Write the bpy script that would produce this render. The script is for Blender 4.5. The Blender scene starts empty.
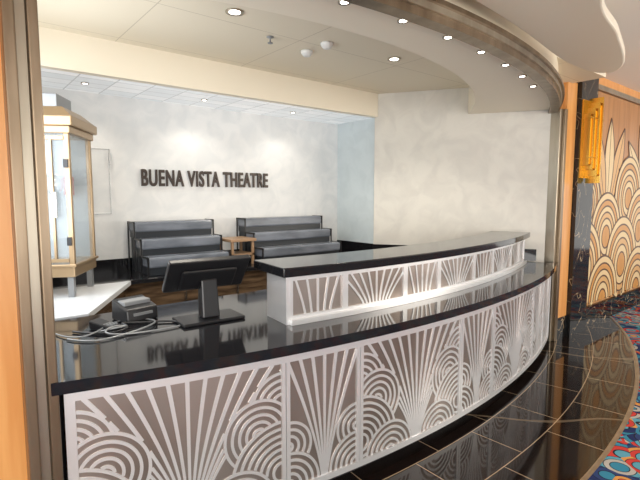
import bpy, math, random
from math import sin, cos, pi, radians, sqrt, atan2
random.seed(4)
S = bpy.context.scene
COL = S.collection
try:
    S.view_settings.view_transform = 'Standard'
except Exception: pass

# ------------------------------------------------------------ materials
def mat(name, color, rough=0.5, metal=0.0, emis=None, estr=0.0, alpha=1.0, coat=0.0, spec=None):
    m = bpy.data.materials.new(name); m.use_nodes = True
    b = m.node_tree.nodes['Principled BSDF']
    b.inputs['Base Color'].default_value = (*color, 1)
    b.inputs['Roughness'].default_value = rough
    b.inputs['Metallic'].default_value = metal
    if spec is not None: b.inputs['Specular IOR Level'].default_value = spec
    if coat: b.inputs['Coat Weight'].default_value = coat
    if emis:
        b.inputs['Emission Color'].default_value = (*emis, 1)
        b.inputs['Emission Strength'].default_value = estr
    b.inputs['Alpha'].default_value = alpha
    return m

def N(m, t, **kw):
    n = m.node_tree.nodes.new(t)
    for k, v in kw.items(): setattr(n, k, v)
    return n
def L(m, a, b): m.node_tree.links.new(a, b)
def ramp(m, stops, interp='LINEAR'):
    r = N(m, 'ShaderNodeValToRGB'); cr = r.color_ramp; cr.interpolation = interp
    while len(cr.elements) < len(stops): cr.elements.new(0.5)
    for e, (p, c) in zip(cr.elements, stops):
        e.position = p; e.color = (*c, 1)
    return r
def noisy(name, c1, c2, scale=3, rough=0.5, metal=0.0, stretch=(1,1,1), detail=4, distort=0.0, lo=0.35, hi=0.65, bump=0.0):
    m = mat(name, c1, rough, metal)
    tc = N(m, 'ShaderNodeTexCoord'); mp = N(m, 'ShaderNodeMapping'); mp.inputs['Scale'].default_value = stretch
    n = N(m, 'ShaderNodeTexNoise'); n.inputs['Scale'].default_value = scale; n.inputs['Detail'].default_value = detail
    n.inputs['Distortion'].default_value = distort
    L(m, tc.outputs['Object'], mp.inputs['Vector']); L(m, mp.outputs[0], n.inputs['Vector'])
    r = ramp(m, [(lo, c1), (hi, c2)]); L(m, n.outputs['Fac'], r.inputs[0])
    L(m, r.outputs[0], m.node_tree.nodes['Principled BSDF'].inputs['Base Color'])
    return m
def math_(m, op, a, b=None, c=None):
    n = N(m, 'ShaderNodeMath', operation=op)
    for i, v in enumerate((a, b, c)):
        if v is None: continue
        if isinstance(v, (int, float)): n.inputs[i].default_value = v
        else: L(m, v, n.inputs[i])
    return n.outputs[0]

M = {}
M['wall_white'] = noisy('plaster_white', (0.82,0.82,0.81), (0.74,0.75,0.75), 5.0, 0.55, detail=14, distort=0.8, lo=0.4, hi=0.62)
M['wall_cool'] = noisy('plaster_cool', (0.66,0.73,0.75), (0.61,0.68,0.70), 5.0, 0.5, detail=14, distort=0.8, lo=0.4, hi=0.62)
M['wall_beige'] = noisy('plaster_beige', (0.73,0.70,0.63), (0.66,0.63,0.57), 4.2, 0.5, detail=14, distort=0.9, lo=0.4, hi=0.62)
M['cream'] = mat('cream_paint', (0.84,0.75,0.58), 0.5)
M['cream_l'] = mat('cream_paint_light', (0.88,0.80,0.65), 0.45)
M['ceil_white'] = mat('ceiling_white', (0.88,0.87,0.84), 0.5)
M['wood'] = noisy('orange_wood', (0.66,0.29,0.085), (0.76,0.38,0.13), 3, 0.3, stretch=(6,6,0.5), detail=6, distort=0.5)
M['brown_wood'] = noisy('brown_wood', (0.05,0.032,0.02), (0.15,0.095,0.055), 4, 0.2, stretch=(1,1,8), detail=5)
M['bronze'] = noisy('bronze_metal', (0.20,0.145,0.095), (0.30,0.23,0.16), 5, 0.33, 0.85, stretch=(2,2,0.3))
M['bronze_l'] = noisy('brushed_champagne', (0.36,0.31,0.24), (0.46,0.41,0.33), 5, 0.3, 0.85, stretch=(2,2,0.3))
M['fret'] = mat('fret_silver_white', (0.82,0.82,0.83), 0.28, 0.6)
M['backing'] = noisy('taupe_metal_backing', (0.27,0.22,0.19), (0.46,0.41,0.38), 1.3, 0.30, 0.75, stretch=(1,1,0.5))
M['black'] = mat('black_plastic', (0.012,0.012,0.014), 0.35)
M['blackgloss'] = mat('black_gloss', (0.01,0.01,0.012), 0.12)
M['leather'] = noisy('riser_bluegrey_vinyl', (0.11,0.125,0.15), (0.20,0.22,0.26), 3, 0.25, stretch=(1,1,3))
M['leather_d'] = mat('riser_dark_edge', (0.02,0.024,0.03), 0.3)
M['steel'] = mat('steel', (0.6,0.6,0.6), 0.25, 1.0)
M['gold'] = mat('champagne_gold', (0.42,0.30,0.18), 0.35, 0.6)
M['goldb'] = mat('bright_gold', (0.70,0.42,0.08), 0.22, 0.9)
M['glow'] = mat('sconce_glow', (0.9,0.62,0.15), 0.3, 0.2, (1,0.62,0.10), 0.95)
M['lamp'] = mat('downlight_emitter', (1,1,1), 0.4, 0, (1,0.93,0.8), 10)
M['glass'] = mat('glass_pane', (0.55,0.62,0.66), 0.03, 0, alpha=0.25)
M['white_top'] = mat('white_countertop', (0.70,0.73,0.76), 0.12)
M['white_pl'] = mat('white_plastic', (0.8,0.8,0.78), 0.4)
M['cab_grey'] = mat('cabinet_interior_grey', (0.45,0.51,0.55), 0.3)
M['grey'] = mat('grey_metal', (0.28,0.29,0.30), 0.35, 0.4)
M['letter'] = mat('sign_dark_bronze', (0.05,0.035,0.028), 0.4, 0.3)
M['red'] = mat('red_switch', (0.5,0.03,0.02), 0.4)
M['popcorn'] = mat('tan_wood_top', (0.34,0.21,0.12), 0.4)
M['barfloor'] = noisy('bar_floor_bounce_pale', (0.45,0.43,0.40),(0.38,0.36,0.33),3,0.4)

m = mat('glossy_tiles_added_glow', (0.86,0.88,0.90), 0.12, 0, (0.93,0.97,1.0), 0.24); M['soffit_gloss'] = m  # faint added emission stands in for light shining on the glossy tiles
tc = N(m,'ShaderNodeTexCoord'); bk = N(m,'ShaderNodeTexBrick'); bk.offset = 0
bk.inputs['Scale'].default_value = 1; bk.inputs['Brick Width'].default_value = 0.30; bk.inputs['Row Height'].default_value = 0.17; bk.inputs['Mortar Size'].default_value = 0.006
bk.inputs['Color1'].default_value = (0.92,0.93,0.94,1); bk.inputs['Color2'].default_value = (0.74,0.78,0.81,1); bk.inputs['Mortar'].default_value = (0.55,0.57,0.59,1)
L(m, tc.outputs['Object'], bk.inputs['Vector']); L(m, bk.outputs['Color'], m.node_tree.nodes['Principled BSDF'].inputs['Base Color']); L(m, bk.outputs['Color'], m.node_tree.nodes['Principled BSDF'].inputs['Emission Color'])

m = mat('black_granite', (0.012,0.012,0.014), 0.07); M['granite'] = m
tc = N(m,'ShaderNodeTexCoord'); v = N(m,'ShaderNodeTexVoronoi'); v.inputs['Scale'].default_value = 160
L(m, tc.outputs['Object'], v.inputs['Vector'])
r = ramp(m, [(0.0,(0.16,0.15,0.15)),(0.10,(0.012,0.012,0.014))]); L(m, v.outputs['Distance'], r.inputs[0])
L(m, r.outputs[0], m.node_tree.nodes['Principled BSDF'].inputs['Base Color'])

CA, CB = 2.4, 9.72      # centre of the counter's curve
m = mat('black_marble_tiles', (0.012,0.010,0.010), 0.06); M['tile'] = m
tc = N(m,'ShaderNodeTexCoord'); sp = N(m,'ShaderNodeSeparateXYZ'); L(m, tc.outputs['Object'], sp.inputs[0])
x = math_(m,'SUBTRACT', sp.outputs[0], CA); y = math_(m,'SUBTRACT', CB, sp.outputs[1])
rr = math_(m,'SQRT', math_(m,'ADD', math_(m,'MULTIPLY',x,x), math_(m,'MULTIPLY',y,y)))
an = math_(m,'ARCTAN2', x, y)
ring_ = math_(m,'DIVIDE', math_(m,'SUBTRACT', rr, 7.80), 0.36)
fr = math_(m,'FRACT', ring_)
l1 = math_(m,'LESS_THAN', math_(m,'ABSOLUTE', math_(m,'SUBTRACT', fr, 0.5)), 0.009)
row = math_(m,'FLOOR', math_(m,'ADD', ring_, 0.5))
sh = math_(m,'MULTIPLY', row, 0.37)
fa = math_(m,'FRACT', math_(m,'ADD', math_(m,'MULTIPLY', an, 13), sh))
l2 = math_(m,'LESS_THAN', fa, 0.010)
wv = N(m,'ShaderNodeTexWave'); wv.inputs['Scale'].default_value = 0.32; wv.inputs['Distortion'].default_value = 5; wv.inputs['Detail'].default_value = 3; wv.bands_direction = 'DIAGONAL'
L(m, tc.outputs['Object'], wv.inputs['Vector'])
vein = math_(m,'GREATER_THAN', wv.outputs['Fac'], 0.9985)
ln = math_(m,'MAXIMUM', math_(m,'MAXIMUM', l1, l2), math_(m,'MULTIPLY', vein, 0.30))
mx = N(m,'ShaderNodeMix', data_type='RGBA'); L(m, ln, mx.inputs[0])
mx.inputs[6].default_value = (0.012,0.008,0.007,1); mx.inputs[7].default_value = (0.42,0.31,0.20,1)
L(m, mx.outputs[2], m.node_tree.nodes['Principled BSDF'].inputs['Base Color'])

m = mat('black_marble', (0.012,0.012,0.012), 0.08); M['marble'] = m
tc = N(m,'ShaderNodeTexCoord'); nz = N(m,'ShaderNodeTexNoise'); nz.inputs['Scale'].default_value = 2.2; nz.inputs['Detail'].default_value = 3; nz.inputs['Distortion'].default_value = 1.5
L(m, tc.outputs['Object'], nz.inputs['Vector'])
r = ramp(m, [(0.0,(0.012,0.012,0.013)),(0.493,(0.012,0.012,0.013)),(0.5,(0.45,0.33,0.2)),(0.507,(0.012,0.012,0.013))]); L(m, nz.outputs['Fac'], r.inputs[0])
L(m, r.outputs[0], m.node_tree.nodes['Principled BSDF'].inputs['Base Color'])

m = mat('deco_carpet', (0.1,0.1,0.2), 0.95, spec=0.1); M['carpet'] = m
tc = N(m,'ShaderNodeTexCoord')
v = N(m,'ShaderNodeTexVoronoi'); v.inputs['Scale'].default_value = 5.5; L(m, tc.outputs['Object'], v.inputs['Vector'])
ringv = math_(m,'FRACT', math_(m,'MULTIPLY', v.outputs['Distance'], 6.0))
sc = N(m,'ShaderNodeSeparateColor'); L(m, v.outputs['Color'], sc.inputs[0])
mixv = math_(m,'FRACT', math_(m,'ADD', math_(m,'MULTIPLY', math_(m,'FLOOR', math_(m,'MULTIPLY', v.outputs['Distance'], 6.0)), 0.29), sc.outputs[0]))
r = ramp(m, [(0,(0.02,0.03,0.10)),(0.16,(0.50,0.05,0.04)),(0.36,(0.04,0.20,0.30)),(0.54,(0.58,0.26,0.07)),(0.64,(0.40,0.37,0.33)),(0.72,(0.03,0.05,0.14)),(0.86,(0.10,0.30,0.38))], 'CONSTANT')
L(m, mixv, r.inputs[0])
edge = math_(m,'LESS_THAN', ringv, 0.16)
mx = N(m,'ShaderNodeMix', data_type='RGBA'); L(m, edge, mx.inputs[0]); L(m, r.outputs[0], mx.inputs[6]); mx.inputs[7].default_value = (0.02,0.02,0.03,1)
L(m, mx.outputs[2], m.node_tree.nodes['Principled BSDF'].inputs['Base Color'])

m = mat('ceiling_panels', (0.70,0.63,0.50), 0.5); M['ceil'] = m
tc = N(m,'ShaderNodeTexCoord'); sp = N(m,'ShaderNodeSeparateXYZ'); L(m, tc.outputs['Object'], sp.inputs[0])
a = math_(m,'LESS_THAN', math_(m,'FRACT', math_(m,'DIVIDE', sp.outputs[0], 1.15)), 0.006)
b_ = math_(m,'LESS_THAN', math_(m,'FRACT', math_(m,'DIVIDE', math_(m,'ADD', sp.outputs[1], 0.3), 0.85)), 0.008)
mx = N(m,'ShaderNodeMix', data_type='RGBA'); L(m, math_(m,'MAXIMUM', a, b_), mx.inputs[0])
mx.inputs[6].default_value = (0.80,0.72,0.57,1); mx.inputs[7].default_value = (0.55,0.48,0.36,1)
L(m, mx.outputs[2], m.node_tree.nodes['Principled BSDF'].inputs['Base Color'])

# ------------------------------------------------------------ mesh helpers
import bmesh
def obj(name, verts, faces, material, parent=None, smooth=False, bevel=0.0, loc=None):
    me = bpy.data.meshes.new(name); me.from_pydata(verts, [], faces); me.update()
    o = bpy.data.objects.new(name, me); COL.objects.link(o)
    if isinstance(material, str): material = M[material]
    if material: me.materials.append(material)
    bm = bmesh.new(); bm.from_mesh(me); bmesh.ops.recalc_face_normals(bm, faces=bm.faces[:]); bm.to_mesh(me); bm.free()
    if smooth:
        for p in me.polygons: p.use_smooth = True
    if bevel:
        bv = o.modifiers.new('bev', 'BEVEL'); bv.width = bevel; bv.segments = 2; bv.limit_method = 'ANGLE'
    if parent: o.parent = parent
    if loc: o.location = loc
    return o
def empty(name, loc=(0,0,0), rz=0):
    e = bpy.data.objects.new(name, None); COL.objects.link(e); e.location = loc; e.rotation_euler = (0,0,rz); e.empty_display_size = 0.1
    return e
def boxgeo(x0,x1,y0,y1,z0,z1):
    v = [(x0,y0,z0),(x1,y0,z0),(x1,y1,z0),(x0,y1,z0),(x0,y0,z1),(x1,y0,z1),(x1,y1,z1),(x0,y1,z1)]
    f = [(0,3,2,1),(4,5,6,7),(0,1,5,4),(1,2,6,5),(2,3,7,6),(3,0,4,7)]
    return v, f
def box(name, x0,x1,y0,y1,z0,z1, material, parent=None, bevel=0.0):
    v, f = boxgeo(x0,x1,y0,y1,z0,z1)
    return obj(name, v, f, material, parent, bevel=bevel)
def boxes(name, lst, material, parent=None, bevel=0.0):
    V, F = [], []
    for b in lst:
        v, f = boxgeo(*b); n = len(V); V += v; F += [tuple(i+n for i in q) for q in f]
    return obj(name, V, F, material, parent, bevel=bevel)
def prism(name, poly, z0, z1, material, parent=None, bevel=0.0):
    n = len(poly)
    V = [(p[0],p[1],z0) for p in poly] + [(p[0],p[1],z1) for p in poly]
    F = [tuple(reversed(range(n))), tuple(range(n,2*n))] + [(i,(i+1)%n,n+(i+1)%n,n+i) for i in range(n)]
    return obj(name, V, F, material, parent, bevel=bevel)
def pol(R, ph, ca=CA, cb=CB): return (ca + R*sin(ph), cb - R*cos(ph))
def ring(name, R1, R2, p1, p2, z0, z1, material, parent=None, n=64, c=(CA,CB), bevel=0.0):
    V, F = [], []
    for i in range(n+1):
        ph = p1 + (p2-p1)*i/n
        a = pol(R1,ph,*c); b = pol(R2,ph,*c)
        V += [(a[0],a[1],z0),(b[0],b[1],z0),(b[0],b[1],z1),(a[0],a[1],z1)]
    for i in range(n):
        k = 4*i
        for j in range(4): F.append((k+j, k+(j+1)%4, k+4+(j+1)%4, k+4+j))
    F += [(0,1,2,3), (4*n+3,4*n+2,4*n+1,4*n)]
    return obj(name, V, F, material, parent, bevel=bevel)
def lathe(name, prof, material, parent=None, loc=(0,0,0), n=24, smooth=True):
    V, F = [], []
    for r, z in prof:
        for i in range(n): V.append((r*cos(2*pi*i/n), r*sin(2*pi*i/n), z))
    for j in range(len(prof)-1):
        for i in range(n): F.append((j*n+i, j*n+(i+1)%n, (j+1)*n+(i+1)%n, (j+1)*n+i))
    F.append(tuple(range(n))); F.append(tuple(range((len(prof)-1)*n, len(prof)*n)))
    o = obj(name, V, F, material, parent, smooth=False, loc=loc)
    if smooth:
        for p in o.data.polygons: p.use_smooth = len(p.vertices) == 4
    return o
def curve(name, pts, rad, material, parent=None):
    cu = bpy.data.curves.new(name,'CURVE'); cu.dimensions='3D'; cu.bevel_depth = rad; cu.bevel_resolution = 3; cu.resolution_u = 10
    s = cu.splines.new('NURBS'); s.points.add(len(pts)-1)
    for p, q in zip(s.points, pts): p.co = (*q, 1)
    s.use_endpoint_u = True; s.order_u = 4
    o = bpy.data.objects.new(name, cu); COL.objects.link(o); cu.materials.append(M[material])
    if parent: o.parent = parent
    return o

class Fret:
    def __init__(self, fmap, th): self.V=[]; self.F=[]; self.map=fmap; self.th=th
    def quad(self, P):
        n = len(self.V)
        for p in P: self.V.append(self.map(p[0],p[1],self.th))
        for p in P: self.V.append(self.map(p[0],p[1],0))
        self.F.append((n,n+1,n+2,n+3))
        for i in range(4): self.F.append((n+i,n+4+i,n+4+(i+1)%4,n+(i+1)%4))
    def ribbon(self, pts, w, ok, w2=None):
        k = len(pts); L_, R_ = [], []
        for i,(x,z) in enumerate(pts):
            a = pts[max(i-1,0)]; b = pts[min(i+1,k-1)]
            dx, dz = b[0]-a[0], b[1]-a[1]; l = sqrt(dx*dx+dz*dz) or 1
            ww = w if w2 is None else w+(w2-w)*i/(k-1)
            nx, nz = -dz/l*ww/2, dx/l*ww/2
            L_.append((x+nx,z+nz)); R_.append((x-nx,z-nz))
        for i in range(k-1):
            mx_, mz_ = (pts[i][0]+pts[i+1][0])/2, (pts[i][1]+pts[i+1][1])/2
            if ok(mx_,mz_): self.quad([R_[i],R_[i+1],L_[i+1],L_[i]])
    def rect(self, x0,x1,z0,z1, step=0.06):
        n = max(1,int((x1-x0)/step)+1)
        for i in range(n):
            a = x0+(x1-x0)*i/n; b = x0+(x1-x0)*(i+1)/n
            self.quad([(a,z0),(b,z0),(b,z1),(a,z1)])
    def make(self, name, material, parent): return obj(name, self.V, self.F, material, parent)

def arcpts(cx, cz, r, n=72, a0=0, a1=2*pi):
    return [(cx+r*cos(a0+(a1-a0)*i/n), cz+r*sin(a0+(a1-a0)*i/n)) for i in range(n+1)]

# ------------------------------------------------------------ room shell
ZC = 2.9; ZS = 2.62
box('floor', -6, 14, -8, 6, -0.1, 0, 'tile')
prism('floor_bar_bounce', [(0.4,2.5),(1.5,2.25),(3.2,2.25),(4.7,2.7),(4.15,4.15),(0.4,4.15)], 0.0, 0.006, 'barfloor')  # pale, mostly hidden floor added to bounce light up inside the bar
V, F = [], []
nr, nph = 24, 90
for i in range(nph+1):
    ph = -0.95 + 1.9*i/nph
    for j in range(nr+1):
        R = 8.73 + 8.5*j/nr
        p = pol(R, ph); V.append((p[0], min(p[1], 2.34 if p[0] > 0.3 else 2.08), 0.006))
for i in range(nph):
    for j in range(nr):
        k = i*(nr+1)+j; q = (k,k+1,k+nr+2,k+nr+1)
        if max(V[t][1] for t in q) - min(V[t][1] for t in q) > 1e-4: F.append(q)
obj('carpet', V, F, 'carpet')
ring('trim_carpet_edge', 8.705, 8.73, -0.5, 0.56, 0.0, 0.008, 'bronze_l')

box('wall_back', 0.0, 4.3, 4.83, 4.95, 0, 3.1, 'wall_white')
box('wall_left', 0.0, 0.12, 2.26, 4.83, 0, 3.1, 'wall_white')
prism('wall_right', [(4.22,4.83),(4.22,4.10),(4.34,4.12),(4.34,4.83)], 0, 3.1, 'wall_cool')
prism('wall_right_angled', [(4.19,4.10),(5.27,2.43),(5.40,2.50),(4.34,4.12)], 0, 3.1, 'wall_beige')
box('ceiling', 0.0, 5.5, 2.0, 4.95, ZC, ZC+0.08, 'ceil')
box('ceiling_beam', 0.12, 4.20, 4.06, 4.14, ZS, ZC, 'cream_l')
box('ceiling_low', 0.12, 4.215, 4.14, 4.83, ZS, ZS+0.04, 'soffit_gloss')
prism('trim_splash_angled', [(4.185,4.09),(5.2,2.52),(5.18,2.50),(4.16,4.08)], 0.92, 1.05, 'granite')

HC = (2.1, 8.2); HR = 6.6
n = 60; V=[]; F=[]
for i in range(n+1):
    t = i/n
    o = pol(HR-0.05, -0.292+0.79*t, *HC)
    q = pol(4.0, -0.47+1.245*t, 2.0, 6.05)
    for z in (2.60, ZC+0.02):
        V += [(o[0],o[1],z),(q[0],q[1],z)]
for i in range(n):
    k=4*i
    F += [(k,k+4,k+5,k+1),(k+2,k+3,k+7,k+6),(k+1,k+5,k+7,k+3),(k,k+2,k+6,k+4)]
obj('ceiling_soffit_curved', V, F, 'cream_l')
ring('wall_fascia_curved', HR-0.06, HR+0.0, -0.30, 0.515, 2.60, 3.12, 'cream', c=HC)
hd = empty('trim_header')
ring('band_low', HR-0.06, HR+0.025, -0.30, 0.512, 2.56, 2.60, 'bronze', hd, c=HC)
ring('band_mid', HR-0.03, HR+0.045, -0.30, 0.512, 2.60, 2.635, 'bronze_l', hd, c=HC)
ring('band_lip', HR-0.03, HR+0.065, -0.30, 0.512, 2.635, 2.66, 'bronze', hd, c=HC)

box('ceiling_lobby', -6, 14, -8, 2.5, 3.12, 3.2, 'ceil_white')
ctrl = [(4.40,1.56),(4.25,1.66),(3.72,1.66),(2.74,1.52),(1.88,1.46),(0.6,1.50),(-1.2,1.6),(-3.5,1.7),(-5.5,1.2),(-5.5,-3.0),(-1.0,-1.6),(1.4,0.2),(2.62,0.98),(3.4,1.18),(3.95,1.32),(4.28,1.44)]
def catmull(P, k=8):
    out=[]; n=len(P)
    for i in range(n):
        p0,p1,p2,p3 = P[i-1],P[i],P[(i+1)%n],P[(i+2)%n]
        for j in range(k):
            t=j/k
            out.append(tuple(0.5*((2*p1[d])+(-p0[d]+p2[d])*t+(2*p0[d]-5*p1[d]+4*p2[d]-p3[d])*t*t+(-p0[d]+3*p1[d]-3*p2[d]+p3[d])*t**3) for d in (0,1)))
    return out
prism('ceiling_cloud', catmull(ctrl), 2.68, 2.74, 'cream_l', bevel=0.012)
prism('ceiling_cloud_stem', [(-3.5,-1.5),(0.0,-0.2),(1.6,0.7),(3.0,1.25),(1.8,1.3),(-3.5,1.3)], 2.74, 3.12, 'ceil_white')

box('wall_front_left', -4.0, 0.20, 2.12, 2.26, 0, 3.12, 'wood')
lp = empty('trim_post_left')
box('outer', 0.195, 0.235, 2.03, 2.26, 0, 3.12, 'bronze', lp, 0.006)
box('face', 0.235, 0.275, 2.07, 2.26, 0, 3.12, 'bronze_l', lp, 0.004)
box('inner', 0.275, 0.312, 2.05, 2.26, 0, 3.12, 'bronze', lp, 0.006)
rp = empty('trim_post_right')
box('inner', 5.26, 5.31, 2.34, 2.48, 0, 2.60, 'bronze_l', rp, 0.005)
box('outer', 5.31, 5.37, 2.31, 2.48, 0, 2.60, 'bronze', rp, 0.005)
box('wall_front_right', 5.37, 12, 2.38, 2.5, 0, 3.12, 'wood')
box('trim_wood_pilaster', 5.40, 5.64, 2.335, 2.38, 0.25, 2.92, 'wood')
box('baseboard_front_right', 5.375, 12, 2.33, 2.38, 0, 0.25, 'marble')
box('trim_mural_top', 6.1, 12, 2.33, 2.38, 2.94, 3.0, 'bronze_l')
box('column_marble', 5.65, 6.10, 2.29, 2.38, 0.0, 3.12, 'marble')

# ------------------------------------------------------------ mural
mu = empty('wall_mural')
box('panel', 6.12, 9.8, 2.36, 2.379, 0.27, 2.93, noisy('mural_wood', (0.36,0.16,0.05),(0.46,0.22,0.08),3,0.35,stretch=(5,5,0.5)), mu)
mcol = [mat('mural_cream',(0.70,0.53,0.29),0.4), mat('mural_gold',(0.56,0.27,0.07),0.4), mat('mural_tan',(0.62,0.37,0.15),0.4)]
mline = mat('mural_line',(0.09,0.04,0.02),0.4)
def inside_m(x,z): return 6.13 < x < 9.78 and 0.29 < z < 2.92
frets = {}
def mf(k, th):
    key=(k,round(th,4))
    if key not in frets: frets[key]=Fret((lambda s,z,off: (s, 2.36-off, z)), th)
    return frets[key]
for (bx,bz,n_,Lg) in ((6.75,1.30,7,1.35),(8.3,1.40,7,1.35)):
    for k in range(n_):
        an_ = radians(90 + (k-(n_-1)/2)*21)
        f = mf(0 if k%2 else 2, 0.003 + 0.0006*k); fl = mf('line', 0.0033 + 0.0006*k)
        outline=[]
        for sgn in (1,-1):
            P=[]
            for t in range(41):
                u=t/40; wv_ = 0.15*sin(pi*u**1.4)*sgn
                P.append((bx+cos(an_)*Lg*u - sin(an_)*wv_, bz+sin(an_)*Lg*u + cos(an_)*wv_))
            outline.append(P)
        for t in range(40):
            q=[outline[1][t],outline[1][t+1],outline[0][t+1],outline[0][t]]
            if all(inside_m(*p) for p in q): f.quad(q)
        for P in outline: fl.ribbon(P, 0.024, inside_m)
        mid=[((a_[0]+b__[0])/2,(a_[1]+b__[1])/2) for a_,b__ in zip(*outline)]
        fl.ribbon(mid, 0.014, inside_m)
rows=[(7.5,1.62,0.50,0),(6.1,1.55,0.40,0),(9.0,1.60,0.5,0),(6.75,1.12,0.50,1),(8.0,1.14,0.55,1),(9.3,1.1,0.5,1),(6.1,0.74,0.52,2),(7.35,0.70,0.58,2),(8.7,0.72,0.58,2),(6.72,0.27,0.52,3),(8.0,0.27,0.55,3),(9.3,0.27,0.5,3)]
for (cx,cz,R,row) in rows:
    th = 0.009+0.0025*row
    rad = [R*q for q in (0.0,0.26,0.42,0.56,0.70,0.84,1.0)]
    for j in range(len(rad)-1):
        f = mf((1,0,2,0,1,0)[j] , th)
        rm = (rad[j]+rad[j+1])/2
        f.ribbon([(cx+rm*cos(t*pi/48), cz+1.15*rm*sin(t*pi/48)) for t in range(97)], rad[j+1]-rad[j]+0.006, inside_m)
        mf('line', th+0.001).ribbon([(cx+rad[j+1]*cos(t*pi/48), cz+1.15*rad[j+1]*sin(t*pi/48)) for t in range(97)], 0.022, inside_m)
for (k,th),f in frets.items():
    if f.F: f.make('inlay', mline if k=='line' else mcol[k], mu)

# ------------------------------------------------------------ sconce
sc = empty('wall_sconce')
X0 = 5.68
box('backplate', X0-0.015, X0+0.315, 2.27, 2.289, 1.86, 2.74, 'goldb', sc)
fins = []; glow=[]
for i in range(7):
    xx = X0+i*0.043; d = [0.06,0.09,0.12,0.14,0.12,0.09,0.06][i]
    top = [2.58,2.64,2.70,2.76,2.70,2.64,2.58][i]; bot=[2.0,1.95,1.88,1.80,1.88,1.95,2.0][i]
    fins.append((xx,xx+0.010,2.27-d-0.012,2.27,bot,top)); glow.append((xx+0.010,xx+0.043,2.27-d,2.27,bot+0.02,top-0.03))
boxes('fins', fins, 'goldb', sc); boxes('diffuser', glow, 'glow', sc)
boxes('bands', [(X0-0.01,X0+0.31,2.17,2.27,2.08,2.095),(X0-0.01,X0+0.31,2.17,2.27,2.52,2.535)], 'goldb', sc)

# ------------------------------------------------------------ service counter
ct = empty('service_counter')
ZW = 0.91
RP = 7.90
pL, pR = -0.268, 0.366
ring('toe_kick', RP-0.30, RP-0.09, pL+0.006, pR-0.004, 0.0, 0.08, 'black', ct)
ring('front_body', RP-0.30, RP-0.012, pL+0.006, pR-0.004, 0.08, 0.85, 'backing', ct)
poly = [(0.32, 2.27), (0.285, 2.049)] + [pol(7.955, pL + (pR-pL)*i/60) for i in range(1,61)] + [(4.80,3.10),(0.32,3.10)]
prism('worktop', poly, 0.857, ZW, 'granite', ct)
box('worktop_left_support', 0.33, 0.37, 2.35, 3.08, 0.0, 0.857, 'black', ct)
box('worktop_back_panel', 0.37, 4.78, 3.02, 3.06, 0.0, 0.857, 'brown_wood', ct)

fmap = lambda s,z,off: (*pol(RP-0.012+off, s/RP), z)
fr = Fret(fmap, 0.005)
frame = Fret(fmap, 0.013)
def a2s(a): return RP*math.asin((a-CA)/RP)
edges = [0.335, 1.31, 1.79, 2.76, 3.24, 4.21, 4.69, 5.20]
z0, z1 = 0.115, 0.80
HH = z1-z0
frame.rect(a2s(edges[0]), a2s(edges[-1]), 0.08, z0); frame.rect(a2s(edges[0]), a2s(edges[-1]), z1, 0.853)
for i,e in enumerate(edges):
    s = a2s(e); w = 0.024
    if i==0: frame.rect(s, s+0.04, z0, z1)
    elif i==len(edges)-1: frame.rect(s-0.03, s, z0, z1)
    else:
        frame.rect(s-w, s-0.002, z0, z1); frame.rect(s+0.002, s+w, z0, z1)
for i in range(len(edges)-1):
    sa, sb = a2s(edges[i])+0.02, a2s(edges[i+1])-0.02
    sm, hw = (sa+sb)/2, (sb-sa)/2
    wide = hw > 0.3
    if wide:
        circ = [(-hw*0.50,-0.03,0.20),(hw*0.50,-0.03,0.20),(-hw,0.10,0.28),(hw,0.10,0.28),(-hw*0.74,0.33,0.19),(hw*0.74,0.33,0.19),(-hw*1.0,0.47,0.17),(hw*1.0,0.47,0.17)]
        nk = 6
    else:
        circ = [(-hw,0.0,0.19),(hw,0.0,0.19),(-hw,0.22,0.14),(hw,0.22,0.14)]; nk = 3
    inp = lambda x,z: sa < x < sb and z0 < z < z1
    for ci,(cx,cz,R) in enumerate(circ):
        def ok(x,z,ci=ci):
            if not inp(x,z): return False
            for k in range(ci):
                c = circ[k]
                if (x-sm-c[0])**2+(z-z0-c[1])**2 < c[2]**2: return False
            return True
        r = R-0.008
        while r > 0.02:
            fr.ribbon(arcpts(sm+cx, z0+cz, r, 110), 0.0145, ok); r -= 0.037
    def okr(x,z):
        if not inp(x,z): return False
        return all((x-sm-c[0])**2+(z-z0-c[1])**2 > c[2]**2 for c in circ)
    for k in range(-nk, nk+1):
        pts=[]
        for t in range(61):
            u = t/60
            pts.append((sm + k*0.006 + (k/nk)*(hw*1.0 if wide else hw*0.95)*u**1.35, z0+HH*u))
        fr.ribbon(pts, 0.010, okr, 0.020)
fr.make('front_fretwork', 'fret', ct)
frame.make('front_frames', 'fret', ct)

# raised ledge standing on the worktop
rb = empty('raised_counter_ledge')
RB = 7.63
ZB = ZW+0.001
bL, bR = math.asin((1.51-CA)/RB), 0.347
ring('bar_body', RB-0.24, RB-0.012, bL, bR, ZB, 1.195, 'backing', rb)
ring('bar_top', RB-0.37, RB+0.045, bL-0.008, bR+0.008, 1.195, 1.25, 'granite', rb, bevel=0.006)
ring('bar_foot_rail', RB-0.02, RB+0.03, bL, bR, ZB, ZB+0.03, 'fret', rb)
ring('bar_end_panel', RB-0.25, RB+0.0, bL-0.003, bL, ZB, 1.195, 'fret', rb, n=1)
fmap2 = lambda s,z,off: (*pol(RB-0.012+off, s/RB), z)
f2 = Fret(fmap2, 0.005)
f3 = Fret(fmap2, 0.013)
sL, sR = bL*RB, bR*RB
zb0, zb1 = ZW+0.05, 1.165
f3.rect(sL, sR, ZW+0.03, zb0); f3.rect(sL, sR, zb1, 1.195)
e2 = [sL, sL+0.40, sL+0.95, sL+1.35, sL+1.90, sL+2.30, sL+2.85, sR]
for i,e in enumerate(e2):
    f3.rect(max(e-0.022,sL), min(e+0.022,sR), zb0, zb1)
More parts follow.
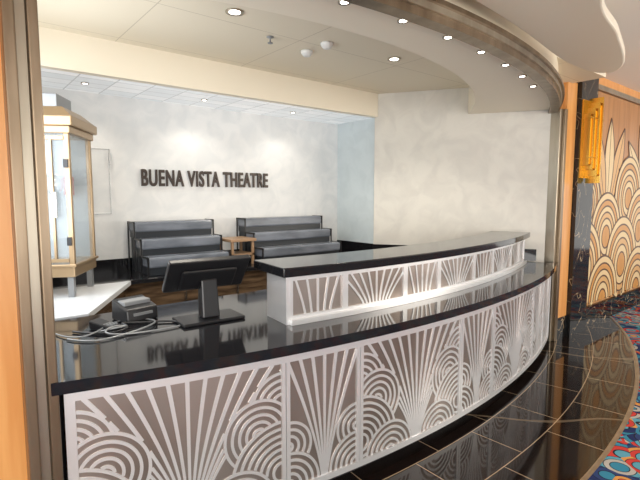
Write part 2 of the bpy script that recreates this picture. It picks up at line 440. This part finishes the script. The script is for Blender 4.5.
for i in range(len(e2)-1):
    sa, sb = e2[i]+0.018, e2[i+1]-0.018; sm=(sa+sb)/2; hw=(sb-sa)/2
    inp = lambda x,z: sa<x<sb and zb0<z<zb1
    nk = 2 if hw<0.22 else 4
    for k in range(-nk,nk+1):
        x0 = sm + k/nk*hw*0.45; x1 = sm + k/nk*hw*1.15
        if i%2==0: x0,x1 = sm+k/nk*hw*0.5, sm+k/nk*hw*0.85
        pts=[(x0+(x1-x0)*(t/24)**1.2, zb0+(zb1-zb0)*t/24) for t in range(25)]
        f2.ribbon(pts, 0.014, inp)
f2.make('bar_fretwork', 'fret', rb)
f3.make('bar_frames', 'fret', rb)

# ------------------------------------------------------------ back counter
bc = empty('back_counter')
box('top', 0.14, 4.20, 4.13, 4.825, 0.88, 0.92, 'granite', bc, 0.004)
box('cabinet', 0.14, 4.19, 4.18, 4.82, 0.0, 0.88, 'brown_wood', bc)
for i in range(7):
    boxes('door_handle', [(0.62+i*0.55,0.64+i*0.55,4.15,4.18,0.55,0.75)], 'steel', bc)
box('splash', 0.14, 4.20, 4.805, 4.826, 0.92, 1.03, 'granite', bc)
box('splash_side', 4.19, 4.215, 4.12, 4.80, 0.92, 1.05, 'granite', bc)
lc = empty('side_counter')
prism('top', [(0.14,3.12),(0.66,3.12),(1.22,4.12),(0.14,4.12)], 0.88, 0.92, 'white_top', lc, 0.004)
prism('cabinet', [(0.14,3.14),(0.63,3.14),(1.17,4.12),(0.14,4.12)], 0.0, 0.88, 'brown_wood', lc)

# ------------------------------------------------------------ display risers
def riser(name, a0, a1):
    e = empty(name)
    for i in range(3):
        zt = 1.40-0.155*i; b1 = 4.78-0.185*i
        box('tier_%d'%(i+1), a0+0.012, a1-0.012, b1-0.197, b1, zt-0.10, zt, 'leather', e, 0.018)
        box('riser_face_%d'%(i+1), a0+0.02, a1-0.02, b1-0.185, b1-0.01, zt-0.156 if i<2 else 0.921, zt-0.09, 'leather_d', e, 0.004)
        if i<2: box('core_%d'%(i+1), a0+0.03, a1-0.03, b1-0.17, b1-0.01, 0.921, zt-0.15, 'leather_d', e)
    for a in (a0, a1-0.012):
        lst = []
        for i in range(3):
            zt = 1.40-0.155*i; b1 = 4.78-0.185*i
            lst += [(a,a+0.012,b1-0.20,b1,zt-0.012,zt+0.004),(a,a+0.012,b1-0.20,b1-0.186,0.921,zt)]
        lst.append((a,a+0.012,4.768,4.78,0.921,1.40))
        boxes('side_frame', lst, 'black', e)
    return e
riser('display_riser', 1.40, 2.24)
riser('display_riser', 2.62, 3.75)

st = empty('wooden_stand')
box('top', 2.29, 2.60, 4.30, 4.62, 1.17, 1.20, 'popcorn', st, 0.004)
boxes('legs', [(2.31,2.335,4.32,4.345,0.921,1.17),(2.555,2.58,4.32,4.345,0.921,1.17),(2.31,2.335,4.575,4.60,0.921,1.17),(2.555,2.58,4.575,4.60,0.921,1.17)], 'popcorn', st)
box('shelf', 2.31, 2.58, 4.32, 4.60, 1.02, 1.04, 'popcorn', st)

# ------------------------------------------------------------ lettering and frame on the back wall
cu = bpy.data.curves.new('theatre_sign_lettering','FONT'); cu.body = 'BUENA VISTA THEATRE'; cu.extrude = 0.012; cu.size = 0.235; cu.offset = 0.005; cu.space_character = 1.12
t = bpy.data.objects.new('theatre_sign_lettering', cu); COL.objects.link(t); cu.materials.append(M['letter'])
bpy.context.view_layer.update()
t.scale = (1.51/t.dimensions.x, 1, 1); t.rotation_euler = (radians(90),0,0); t.location = (1.56, 4.815, 1.76)
fm = empty('wall_frame')
boxes('rails', [(0.5,1.27,4.822,4.829,2.102,2.106),(0.5,1.27,4.822,4.829,1.48,1.484),(1.266,1.27,4.822,4.829,1.48,2.106),(1.262,1.272,4.79,4.829,1.95,2.1)], 'steel', fm)

# ------------------------------------------------------------ popcorn machine
pm = empty('popcorn_machine', (0.70,3.66,0), radians(-30))
W, D = 0.50, 0.48
TT = 2.09
boxes('feet', [(-W+0.02,-W+0.06,0.02,0.06,0.921,1.07),(-0.06,-0.02,0.02,0.06,0.921,1.07),(-W+0.02,-W+0.06,D-0.06,D-0.02,0.921,1.07),(-0.06,-0.02,D-0.06,D-0.02,0.921,1.07)], 'grey', pm)
box('base', -W, 0, 0, D, 1.07, 1.16, 'gold', pm, 0.008)
box('base_lip', -W-0.015, 0.015, -0.015, D+0.015, 1.145, 1.165, 'gold', pm, 0.004)
boxes('corner_posts', [(-W,-W+0.035,0,0.035,1.16,TT),(-0.035,0,0,0.035,1.16,TT),(-W,-W+0.035,D-0.035,D,1.16,TT),(-0.035,0,D-0.035,D,1.16,TT)], 'gold', pm, 0.004)
boxes('door_frame', [(-0.27,-0.245,-0.004,0.02,1.18,TT-0.02),(-W+0.035,-0.035,-0.004,0.02,1.18,1.205),(-W+0.035,-0.035,-0.004,0.02,TT-0.045,TT-0.02),(-0.13,-0.115,-0.004,0.02,1.205,TT-0.045)], 'gold', pm)
box('door_handle', -0.105,-0.09,-0.03,-0.004,1.50,1.68, 'steel', pm, 0.003)
boxes('hinges', [(-0.04,-0.01,-0.012,0.0,1.3,1.36),(-0.04,-0.01,-0.012,0.0,1.85,1.91)], 'black', pm)
boxes('glass_panes', [(-W+0.035,-0.035,0.012,0.018,1.16,TT),(-0.018,-0.012,0.035,D-0.035,1.16,TT),(-W+0.012,-W+0.018,0.035,D-0.035,1.16,TT)], 'glass', pm)
box('back_pane', -W+0.035,-0.035,D-0.02,D-0.012,1.16,TT, 'cab_grey', pm)
box('cornice_low', -W-0.015, 0.015, -0.015, D+0.015, TT, TT+0.05, 'gold', pm, 0.006)
box('cornice', -W-0.04, 0.04, -0.04, D+0.04, TT+0.05, TT+0.12, 'gold', pm, 0.01)
z5 = TT+0.12
v = [(-W-0.03,-0.03,z5),(0.03,-0.03,z5),(0.03,D+0.03,z5),(-W-0.03,D+0.03,z5),(-W+0.05,0.05,z5+0.07),(-0.05,0.05,z5+0.07),(-0.05,D-0.05,z5+0.07),(-W+0.05,D-0.05,z5+0.07)]
obj('roof', v, [(0,3,2,1),(4,5,6,7),(0,1,5,4),(1,2,6,5),(2,3,7,6),(3,0,4,7)], 'gold', pm)
box('vent_box', -W+0.08, -0.10, 0.10, D-0.1, z5+0.07, z5+0.17, 'grey', pm, 0.005)
lathe('kettle', [(0.02,0.0),(0.085,0.01),(0.10,0.06),(0.10,0.14),(0.07,0.15),(0.02,0.16)], 'steel', pm, (-0.25,0.26,1.66))
boxes('kettle_hanger', [(-0.255,-0.245,0.255,0.265,1.80,TT),(-0.33,-0.17,0.25,0.27,1.80,1.815)], 'steel', pm)
box('control_box', -0.16,-0.10,0.30,0.36,1.66,1.80, 'red', pm, 0.004)

# ------------------------------------------------------------ POS monitor (seen from behind)
mo = empty('computer_monitor', (1.20,2.54,ZB), radians(-4))
box('base', -0.19, 0.19, -0.10, 0.12, 0.0, 0.018, 'black', mo, 0.006)
v = [(-0.055,-0.04,0.018),(0.055,-0.04,0.018),(0.055,0.045,0.018),(-0.055,0.045,0.018),(-0.05,-0.01,0.25),(0.05,-0.01,0.25),(0.05,0.05,0.25),(-0.05,0.05,0.25)]
obj('stand', v, [(0,3,2,1),(4,5,6,7),(0,1,5,4),(1,2,6,5),(2,3,7,6),(3,0,4,7)], 'black', mo, bevel=0.01)
hd2 = empty('head', (0,0.02,0.28)); hd2.parent = mo; hd2.rotation_euler = (radians(38),0,0)
box('screen_shell', -0.25, 0.25, -0.018, 0.018, -0.12, 0.12, 'black', hd2, 0.008)
box('rear_housing', -0.17, 0.17, -0.04, -0.018, -0.09, 0.06, 'black', hd2, 0.012)
box('glass', -0.24, 0.24, 0.018, 0.0195, -0.11, 0.11, 'blackgloss', hd2)

rt = empty('receipt_printer', (0.86,2.84,ZB), radians(12))
v = [(-0.10,-0.09,0),(0.10,-0.09,0),(0.10,0.10,0),(-0.10,0.10,0),(-0.10,-0.08,0.08),(0.10,-0.08,0.08),(0.10,0.09,0.125),(-0.10,0.09,0.125)]
obj('housing', v, [(0,3,2,1),(4,5,6,7),(0,1,5,4),(1,2,6,5),(2,3,7,6),(3,0,4,7)], 'black', rt, bevel=0.01)
box('lid', -0.085,0.085,-0.03,0.05,0.09,0.118,'grey',rt,0.006)
box('slot', -0.06,0.06,-0.094,-0.082,0.04,0.055,'grey',rt)
ph = empty('card_terminal', (0.66,2.72,ZB), radians(35))
v = [(-0.04,-0.08,0),(0.04,-0.08,0),(0.04,0.08,0),(-0.04,0.08,0),(-0.038,-0.08,0.02),(0.038,-0.08,0.02),(0.04,0.08,0.05),(-0.04,0.08,0.05)]
obj('body', v, [(0,3,2,1),(4,5,6,7),(0,1,5,4),(1,2,6,5),(2,3,7,6),(3,0,4,7)], 'black', ph, bevel=0.006)
boxes('keys', [(-0.028+0.02*i,-0.014+0.02*i,-0.06+0.022*j,-0.046+0.022*j,0.02,0.034) for i in range(3) for j in range(3)], 'grey', ph)
cb = empty('power_cables')
z=ZW+0.008
curve('cable', [(0.50,2.75,z),(0.62,2.55,z),(0.80,2.60,z+0.01),(0.70,2.72,z+0.02),(0.85,2.70,z),(1.05,2.62,z),(1.02,2.52,z)],0.006,'black',cb)
curve('cable', [(0.45,2.62,z),(0.52,2.48,z),(0.66,2.50,z),(0.90,2.58,z+0.01),(0.95,2.72,z),(0.86,2.80,z)],0.005,'grey',cb)
curve('cable', [(0.60,2.66,z),(0.72,2.58,z+0.03),(0.78,2.68,z),(0.66,2.64,z+0.03),(0.58,2.56,z),(0.80,2.48,z),(1.0,2.5,z)],0.005,'grey',cb)
curve('cable', [(0.40,2.9,z),(0.42,2.7,z),(0.5,2.58,z),(0.6,2.6,z+0.02),(0.7,2.8,z),(0.8,2.84,z)],0.004,'grey',cb)

# ------------------------------------------------------------ ceiling fixtures
def downlight(a,b,zz,r=0.045):
    e = empty('ceiling_downlight', (a,b,zz))
    lathe('rim', [(r*0.8,0.0),(r*1.25,0.0),(r*1.25,-0.008),(r*0.8,-0.004)], 'bronze_l', e)
    lathe('lens', [(0.001,-0.003),(r*0.78,-0.003),(r*0.78,-0.006),(0.001,-0.006)], 'lamp', e)
def spot(name, a,b,zz,w,col=(1,0.92,0.8),size=0.06,ang=130):
    l = bpy.data.lights.new(name,'SPOT'); l.energy = w; l.color = col; l.shadow_soft_size = size; l.spot_size = radians(ang); l.spot_blend = 0.6
    o = bpy.data.objects.new(name,l); COL.objects.link(o); o.location=(a,b,zz)
for a,b in [(1.61,2.91),(3.27,2.96)]: downlight(a,b,ZC,0.05); spot('downlight_lamp',a,b,ZC-0.03,85)
for i in range(8):
    phh = (1.17-2.1+0.41*i)/6.45
    p = pol(6.46, phh, *HC); downlight(p[0],p[1],2.60,0.026); spot('downlight_lamp',p[0],p[1],2.58,7)
for a in (1.0,2.1,3.2): downlight(a,4.45,ZS,0.025); spot('downlight_lamp',a,4.45,ZS-0.02,12)
for (a,b) in ((2.51,3.01),(2.51,3.28)):
    lathe('smoke_detector', [(0.001,-0.045),(0.03,-0.045),(0.05,-0.02),(0.055,0.0),(0.001,0.0)], 'white_pl', None, (a,b,ZC-0.001))
lathe('sprinkler_head', [(0.001,-0.05),(0.02,-0.05),(0.022,-0.045),(0.006,-0.04),(0.006,-0.01),(0.03,-0.004),(0.03,0.0),(0.001,0.0)], 'grey', None, (2.07,3.18,ZC-0.001))

# ------------------------------------------------------------ lights
def area(name, loc, rot, sx, sy, w, col=(1,1,1)):
    l = bpy.data.lights.new(name,'AREA'); l.shape='RECTANGLE'; l.size=sx; l.size_y=sy; l.energy=w; l.color=col
    o = bpy.data.objects.new(name,l); COL.objects.link(o); o.location=loc; o.rotation_euler=rot
area('lobby_fill_light', (-1.5,-3.5,1.5), (radians(98),0,radians(-25)), 4, 2.6, 270, (1,0.98,0.94))  # added unseen fill behind the camera, tilted up to brighten the ceilings
area('bar_side_window_light', (0.16,3.2,1.9), (radians(90),0,radians(-90)), 1.4, 1.2, 34, (0.90,0.95,1))
area('lobby_right_light', (7.5,-2.0,1.8), (radians(95),0,radians(25)), 3, 2, 130, (1,0.92,0.8))
w = bpy.data.worlds.new('World'); S.world = w; w.use_nodes = True
w.node_tree.nodes['Background'].inputs[0].default_value = (1,0.97,0.92,1)
w.node_tree.nodes['Background'].inputs[1].default_value = 1.35

# ------------------------------------------------------------ camera
cd = bpy.data.cameras.new('camera'); cd.lens = 26; cd.sensor_width = 36; cd.clip_start = 0.05
c = bpy.data.objects.new('camera', cd); COL.objects.link(c)
c.location = (0,0,1.65); c.rotation_euler = (radians(84.6),0,radians(-39))
S.camera = c
